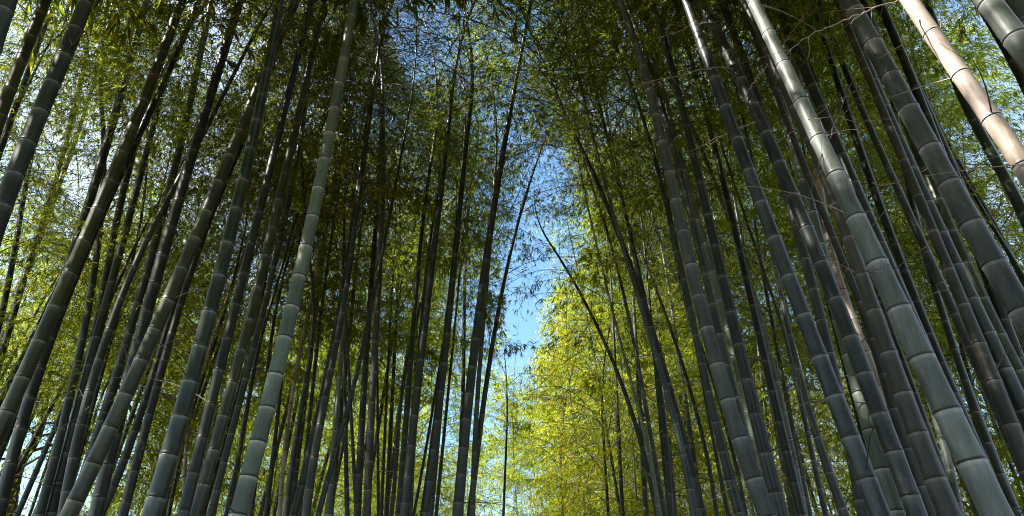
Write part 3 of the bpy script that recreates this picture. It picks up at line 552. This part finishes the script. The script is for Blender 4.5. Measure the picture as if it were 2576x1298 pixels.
# dead branches traced in the upper right and upper left: culm | thickness (half px) | lightness | points
TWIGS = '''
S18|9|p|4:650,5 560,30 480,62 410,90 290,140 200,185 130,235 70,300
S18|6|p|4:868,142 862,60 858,0
S18|7|p|4:872,142 900,105 930,80 980,40 1035,0
S2|8|p|3:1195,450 1215,410 1245,370 4:0,330 40,270 100,190 160,110 210,40 230,-10
S13|6|d|4:185,1040 220,930 260,810 290,750 340,610 400,470 470,280 540,130 590,10
S4|6|d|4:60,600 85,490 130,320 150,230 170,110 205,0
S4|5|p|4:-10,745 40,722 120,660 200,605 330,520 420,470 560,390 700,330
S1|7|p|3:1000,348 950,350 830,385 710,410 640,420
S1|6|p|3:1000,346 1040,338 1095,346
S2|7|p|3:1222,615 1150,645 1090,668 1000,710 930,750
R13|6|p|3:640,90 680,110 700,205 770,205 830,197 890,203 930,218
S1|6|p|3:935,130 970,108 900,130 820,165 720,190
S14|5|p|4:520,920 600,935 680,905 780,860 850,820 920,832
S3|8|p|3:1090,145 1110,120 1135,90 1170,50 1195,5
S5|4|p|4:205,605 280,590 350,575 430,620 560,605
S13|5|p|4:560,290 610,262 680,220 730,150 760,120
S12|4|d|4:400,470 500,420 560,400 640,365
S5|5|d|8:405,20 500,75 560,60 620,30
L3|9|d|1:362,228 352,190 345,140 330,70 312,0
L3|8|d|1:362,228 400,185 440,145 480,90 530,20
L2|6|d|1:170,262 110,262 50,268 0,268
K|4|d|2:340,720 300,700 250,690
L20|4|d|2:75,240 130,180 150,110
C5|4|d|6:430,420 480,330 520,260
'''
for line in TWIGS.strip().splitlines():
    k, w, tone, pts = line.split('|'); c = CU[k]; pts = parse(pts); n = len(pts); P = []
    for i, p in enumerate(pts):
        q = on_culm(k, *p); f = 1-(.02+.05*i/n); v = q-np.array([0, 0, CAMH]); P.append(v*f+np.array([0, 0, CAMH]))
    P = np.array(P)-c['base']; s = np.linspace(0, n-1, (n-1)*4+1)
    P = np.stack([np.interp(s, np.arange(n), P[:, j]) for j in range(3)], 1)
    for _ in range(2): P[1:-1] = (P[:-2]+2*P[1:-1]+P[2:])/4
    rng = np.random.default_rng(len(pts)*31+int(w)); d0 = c['Y']*1.25; r = float(w)/2*d0/F/2
    P += rng.normal(0, .004, P.shape)
    R = np.linspace(r, r*.3, len(P)); R[::5] *= 1.35
    V, Fq = tube(P, R, 6); m = M_DEAD if tone == 'p' else M_DEADD
    b = obj('branch', mesh_np('branch', V, Fq, [m], smooth=True), c['root'])
    if tone == 'p': b['label'] = 'pale dry bare branch'
    for q in range(7):
        i = int(rng.integers(3, len(P)-1)); t = P[i]-P[i-1]; t /= np.linalg.norm(t); d = t+rng.normal(0, .8, 3); d /= np.linalg.norm(d); L_ = rng.uniform(.08, .32)
        e = rng.normal(0, .06, 3)*L_
        V, Fq = tube(np.array([P[i], P[i]+d*L_*.5+e, P[i]+d*L_]), [r*.4, r*.3, r*.15], 4)
        tw = obj('twig', mesh_np('twig', V, Fq, [m], smooth=True), b)

# ------------------------------------------------------------------ bamboos of the grove further off
def far_bamboo(seed, leafm, mat, H, z0, D, size, dens, blen, inter=.34):
    rng = np.random.default_rng(seed); lx, ly = rng.normal(0, .05, 2); ph = rng.uniform(0, 2*PI); amp = rng.uniform(1.0, 2.4); zn = .55*H
    def path(z):
        q = max(0, (z-zn)/(H-zn))**2*amp; return np.array([lx*z+q*math.cos(ph), ly*z+q*math.sin(ph), z])
    rad = lambda z: max(.004, D/2*(1-(z/H)**1.5))
    cm, _ = culm_mesh(path, rad, H, mat, seed, 8)
    fm = crown(path, rad, z0, H, seed, leafm, size, dens, blen, False, inter=inter)
    return cm, fm
VAR = {}
for kind, mats in (('lime', ('slate', 'dark', 'wax')), ('gold', ('slate', 'dark')), ('green', ('dark', 'green', 'slate')), ('olive', ('dark', 'deep', 'brown'))):
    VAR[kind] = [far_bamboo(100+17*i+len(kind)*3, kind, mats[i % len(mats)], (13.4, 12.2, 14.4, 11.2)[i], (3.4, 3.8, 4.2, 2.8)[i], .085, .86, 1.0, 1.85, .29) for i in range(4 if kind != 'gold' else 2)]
VAR['high'] = [far_bamboo(300+19*i, ('green', 'olive')[i % 2], ('green', 'dark', 'slate')[i], (14.2, 13.2, 15)[i], 6.9, .10, .75, 1.0, 2.0) for i in range(3)]
VAR['tall'] = [far_bamboo(500+19*i, ('lime', 'green')[i % 2], ('dark', 'slate')[i], (15.5, 14.6)[i], 6.0, .085, .84, 1.0, 2.0, .27) for i in range(2)]
VAR['shade'] = [far_bamboo(400+19*i, ('green', 'olive')[i % 2], ('green', 'dark', 'slate')[i], (14.2, 13.2, 15)[i], 6.9, .10, 2.2, 1.0, 2.7, .24) for i in range(3)]  # coarse oversized crowns for the unseen bamboos added for shade
count = 0
def prune(me, x, y, rz, sc, gap):
    """a crown with the leaves left out that would close one of the canopy's openings"""
    n = len(me.vertices); V = np.empty(n*3, np.float32); me.vertices.foreach_get('co', V); V = V.reshape(-1, 3)
    Fq = np.empty(len(me.polygons)*4, np.int32); me.loops.foreach_get('vertex_index', Fq); Fq = Fq.reshape(-1, 4)
    mi = np.empty(len(Fq), np.int32); me.polygons.foreach_get('material_index', mi)
    tt = np.empty(n, np.float32); me.attributes['tint'].data.foreach_get('value', tt)
    c, q = math.cos(rz), math.sin(rz); R = np.array([[c, -q, 0], [q, c, 0], [0, 0, 1]])
    C = (V[Fq].mean(1)@R.T)*sc+np.array([x, y, 0]); kp = hole_keep(C)
    if gap: kp &= RNG.random(len(C)) < gap_prob(C)
    if kp.all(): return me
    Fq = Fq[kp]; mi = mi[kp]; u, inv = np.unique(Fq, return_inverse=True)
    return mesh_np('foliage', V[u], inv.reshape(-1, 4), list(me.materials), {'tint': tt[u]}, mat_idx=mi)
def shades(x, y, R=3.0):
    z = np.linspace(3, 17, 15)
    for c, r, s0 in SUNHOLES:
        t = (z-c[2])/sdir[2]; q = c[None, :2]+t[:, None]*sdir[None, :2]
        if ((np.hypot(q[:, 0]-x, q[:, 1]-y) < R) & (t > 0)).any(): return True
    return False
def far(x, y, kind, label, group, sc=1.0, rz=None):
    global count
    v = VAR[kind][count % len(VAR[kind])]; count += 1
    t = thing('bamboo', label, 'bamboo', (x, y, 0), group)
    t.rotation_euler = (0, 0, random.uniform(0, 2*PI) if rz is None else rz); t.scale = (sc, sc, sc)
    gap = not clear(x, y); fm = prune(v[1], x, y, t.rotation_euler.z, sc, gap) if gap or shades(x, y) else v[1]
    obj('culm', v[0], t); obj('foliage', fm, t)
PLACES = [(c['base'][0], c['base'][1]) for c in CU.values()]
def clear(x, y, wide=True):
    z = np.linspace(5.5, 13.5, 9); kp = np.ones(1)
    for dx in ((-2.2, -1.4, -.7, 0, .7, 1.4, 2.2) if wide else (-.2, .2)):
        px, py, d = project(np.stack([np.full(9, x+dx), np.full(9, y), z], 1))
        for cx, cy, rx, ry, p in GAPS[:6]+(GAPS[7:9]+GAPS[10:13] if wide else []):
            if (((px-cx)/rx)**2+((py-cy)/ry)**2 < 1).any(): return False
    return True
def ok(x, y, dmin):
    if any((x-a)**2+(y-b)**2 < dmin*dmin for a, b in PLACES): return False
    PLACES.append((x, y)); return True
rnd = random.Random(3)
def scatter(n, fx, fy, dmin, kinds, label, group, s0=.9, s1=1.1):
    k = 0; tries = 0
    while k < n and tries < 4000:
        tries += 1; y = rnd.uniform(*fy); a = fx(y); x = rnd.uniform(*a)
        if clear(x, y, False) and ok(x, y, dmin):
            far(x, y, rnd.choice(kinds), label, group, rnd.uniform(s0, s1)); k += 1
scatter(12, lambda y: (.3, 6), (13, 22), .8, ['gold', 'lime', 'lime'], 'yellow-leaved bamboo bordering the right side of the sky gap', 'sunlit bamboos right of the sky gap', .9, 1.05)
scatter(22, lambda y: (2.6, y*.75+2), (13, 26), 1.1, ['lime', 'green', 'lime'], 'far bamboo with yellow-green leaves seen between the grey culms right of the path', 'far bamboos right of the path')
FL = ('far bamboo with yellow-green leaves seen between dark culms left of the path', 'far bamboos left of the path')
scatter(20, lambda y: (-8, -2.2), (12, 25), 1.1, ['green', 'lime', 'green'], *FL, .68, .84)
scatter(18, lambda y: (-y*.75-2, -8), (12, 26), 1.2, ['lime', 'green', 'olive', 'lime'], *FL, .85, 1.05)
scatter(20, lambda y: (-9, 9), (25, 38), 1.2, ['green', 'lime', 'green'], 'distant bamboo closing the end of the path below the sky gap', 'distant bamboos below the sky gap')
scatter(5, lambda y: (-3.6, -1.0), (9.5, 13), .9, ['high'], 'leafy bamboo overhanging the path from its left, above the sky gap', 'bamboos arching over the path', 1.0, 1.12)
scatter(6, lambda y: (1.8, 4.5), (9.5, 12.5), .9, ['high'], 'leafy bamboo overhanging the path from its right, above the sky gap', 'bamboos arching over the path', 1.0, 1.15)

scatter(20, lambda y: (-y*.72-1.5, -3.5), (7.5, 12), 1.0, ['olive', 'green'], 'leafy bamboo among the dark culms left of the path, its crown filling the upper left', 'leafy bamboos left of the path', .82, .95)
scatter(17, lambda y: (3.6, y*.72+1.5), (7.5, 12), 1.0, ['olive', 'green'], 'leafy bamboo among the grey culms right of the path, its crown filling the upper right', 'leafy bamboos right of the path')
# second loop: grove beside and behind the viewpoint, unseen, added to shade the culms
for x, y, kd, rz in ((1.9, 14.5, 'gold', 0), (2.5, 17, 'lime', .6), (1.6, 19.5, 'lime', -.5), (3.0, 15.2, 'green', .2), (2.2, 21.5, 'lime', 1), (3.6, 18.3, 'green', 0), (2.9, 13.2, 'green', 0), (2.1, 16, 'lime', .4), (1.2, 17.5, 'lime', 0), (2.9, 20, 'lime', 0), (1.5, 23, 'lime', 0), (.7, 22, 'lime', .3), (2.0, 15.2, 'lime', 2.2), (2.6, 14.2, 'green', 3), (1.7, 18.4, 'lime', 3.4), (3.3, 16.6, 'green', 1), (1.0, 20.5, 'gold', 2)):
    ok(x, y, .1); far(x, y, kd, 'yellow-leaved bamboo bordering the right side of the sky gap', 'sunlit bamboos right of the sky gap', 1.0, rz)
k = 0
for _ in range(2500):
    x = rnd.uniform(-12, 9); y = rnd.uniform(-8, 9)
    if (abs(x) < 2.0 and y > -2.5) or k >= 40: continue
    q = np.array([[x+dx*(1 if z > 6.3 else .1), y+dy*(1 if z > 6.3 else 0), z] for z in np.linspace(1.5, 14, 14) for dx in (-2.2, -1, 0, 1, 2.2) for dy in (-1.5, 0, 1.5)]); px, py, d = project(q)
    if ((d > .06) & (px > -40) & (px < 2616) & (py > -60) & (py < 1340)).any() or not ok(x, y, 1.5): continue
    far(x, y, 'shade', 'unseen bamboo of the surrounding grove, added to shade the culms in view', 'unseen shade bamboos around the viewpoint', rnd.uniform(.95, 1.15)); k += 1
print('around', k)

for x, y, sc in ((-2.3, 9.6, 1.0), (-3.1, 10.4, .97), (-1.7, 10.8, 1.02)):
    ok(x, y, .1); far(x, y, 'tall', *FL, sc)
scatter(7, lambda y: (-6.5, -1.6), (9.5, 12), .7, ['tall'], *FL, .95, 1.05)
scatter(5, lambda y: (1.6, 6), (10.5, 15), .8, ['tall'], 'far bamboo with yellow-green leaves seen between the grey culms right of the path', 'far bamboos right of the path', .95, 1.05)
scatter(8, lambda y: (-6.5, -1.7), (16.5, 24), .8, ['lime'], *FL, .95, 1.1)
scatter(9, lambda y: (2.6, y*.72+.8), (6, 9.5), .6, ['high'], 'slim bamboo standing between and behind the thick grey culms right of the path', 'slim bamboos right of the path', .72, .85)
scatter(9, lambda y: (-y*.72-.8, -2.2), (6, 9.5), .6, ['high'], 'slim bamboo standing between and behind the dark culms left of the path', 'slim bamboos left of the path', .72, .85)
scatter(5, lambda y: (-4.8, -1.8), (11, 14.5), .8, ['lime', 'high'], *FL, .92, 1.02)
def dark_top(x0, y0, x1, H, z0, seed):
    root = thing('bamboo', 'thin bamboo leaning in from the right, its dark drooping top closing the sky gap above' if x0 > 2.5 else 'thin bamboo with dense dark top hanging just over the upper end of the sky gap', 'bamboo', (x0, y0, 0), 'bamboos standing along the path')
    def path(z):
        q = max(0, z-4)/(H-4); return np.array([(x1-x0)*q**1.6, .3*q*q, z])
    rad = lambda z: max(.004, .03*(1-(z/H)**2))
    obj('culm', culm_mesh(path, rad, H, 'dark', seed, 10)[0], root)
    obj('foliage', crown(path, rad, z0, H, seed, 'olive', .8, 1.0, 1.5, True, np.array([x0, y0, 0]), .075, .5), root)
dark_top(2.4, 8.3, .6, 11.6, 9.0, 71); dark_top(2.9, 8.8, 1.5, 11.2, 8.6, 72)

# ------------------------------------------------------------------ the crooked tree at the lower left
def tree():
    T = parse('5:250,480 248,560 242,640 222,740 212,830 175,930 110,1010 75,1110 58,1200 40,1298'); Yt = 12.0
    P = np.array([(lambda d, s: (d[0]*s, Yt, CAMH+d[2]*s))(ray(*p), Yt/ray(*p)[1]) for p in T])[::-1]
    b = P[0].copy(); b[2] = 0; b[0] -= .1; mid = (P[0]+b)/2; P = np.vstack([b, mid, P]); root = thing('tree', 'crooked dark broadleaf tree behind the bamboos low on the left', 'tree', b)
    P = P-b; s = np.linspace(0, len(P)-1, 50); P = np.stack([np.interp(s, np.arange(len(P)), P[:, j]) for j in range(3)], 1)
    for _ in range(3): P[1:-1] = (P[:-2]+2*P[1:-1]+P[2:])/4
    P = np.vstack([P, P[-1]+np.array([[.1, .1, .8], [.05, .3, 1.8], [.3, .4, 2.8]])]); rng = np.random.default_rng(4)
    V, Fq = tube(P, np.linspace(.13, .03, len(P))*(1+rng.normal(0, .04, len(P))), 12); obj('trunk', mesh_np('trunk', V, Fq, [M_BARK], smooth=True), root)
    B, D, Nn = [], [], []
    for i in (20, 24, 28, 31, 34, 38, 42, 46, 49, 51, 52):
        for sgn in (-1, 1):
            az = rng.uniform(-.8, .8)+(0 if sgn > 0 else PI); L_ = rng.uniform(1.2, 2.6); t = np.linspace(0, 1, 9); w = rng.normal(0, .15, 3)
            Q = P[i]+np.stack([math.cos(az)*t*L_+w[0]*np.sin(5*t), math.sin(az)*t*L_+w[1]*np.sin(4*t), t*L_*.35+w[2]*np.sin(6*t)-.2*t*t*L_], 1)
            V, Fq = tube(Q, np.linspace(.03, .006, 9), 6); lb = obj('limb', mesh_np('limb', V, Fq, [M_BARK], smooth=True), root)
            for _ in range(120):
                p = Q[int(rng.integers(3, 9))]+rng.normal(0, .28, 3)*np.array([1, 1, .4]); d = rng.normal(0, 1, 3); d[2] -= .3; d /= np.linalg.norm(d)
                n = np.array([0, 0, 1])+rng.normal(0, .4, 3); n -= d*np.dot(n, d); n /= np.linalg.norm(n); B.append(p); D.append(d); Nn.append(n)
    B = np.array(B); n = len(B); ln = rng.uniform(.07, .13, n)
    V, Fq, tt = leaves_mesh(B, np.array(D), np.array(Nn), ln, ln*.55, np.clip(rng.normal(.55, .22, n), 0, 1))
    obj('foliage', mesh_np('foliage', V, Fq, [LM['broad']], {'tint': tt}), root)
tree()

# ------------------------------------------------------------------ ground
g = np.linspace(-1, 1, 61); gx, gy = np.meshgrid(np.sign(g)*np.abs(g)**1.6*150, np.sign(g)*np.abs(g)**1.6*150)
gz = -.02+.05*np.sin(gx*.7)*np.cos(gy*.6)*(np.abs(gx) > 1.6)
V = np.stack([gx, gy, gz], -1).reshape(-1, 3); i = np.arange(60)[:, None]*61; j = np.arange(60)[None]
Fq = np.stack([i+j, i+j+1, i+62+j, i+61+j], -1).reshape(-1, 4)
gr = obj('ground', mesh_np('ground', V, Fq, [M_GROUND], smooth=True)); gr['kind'] = 'structure'
print('faces', sum(len(m.polygons) for m in bpy.data.meshes))
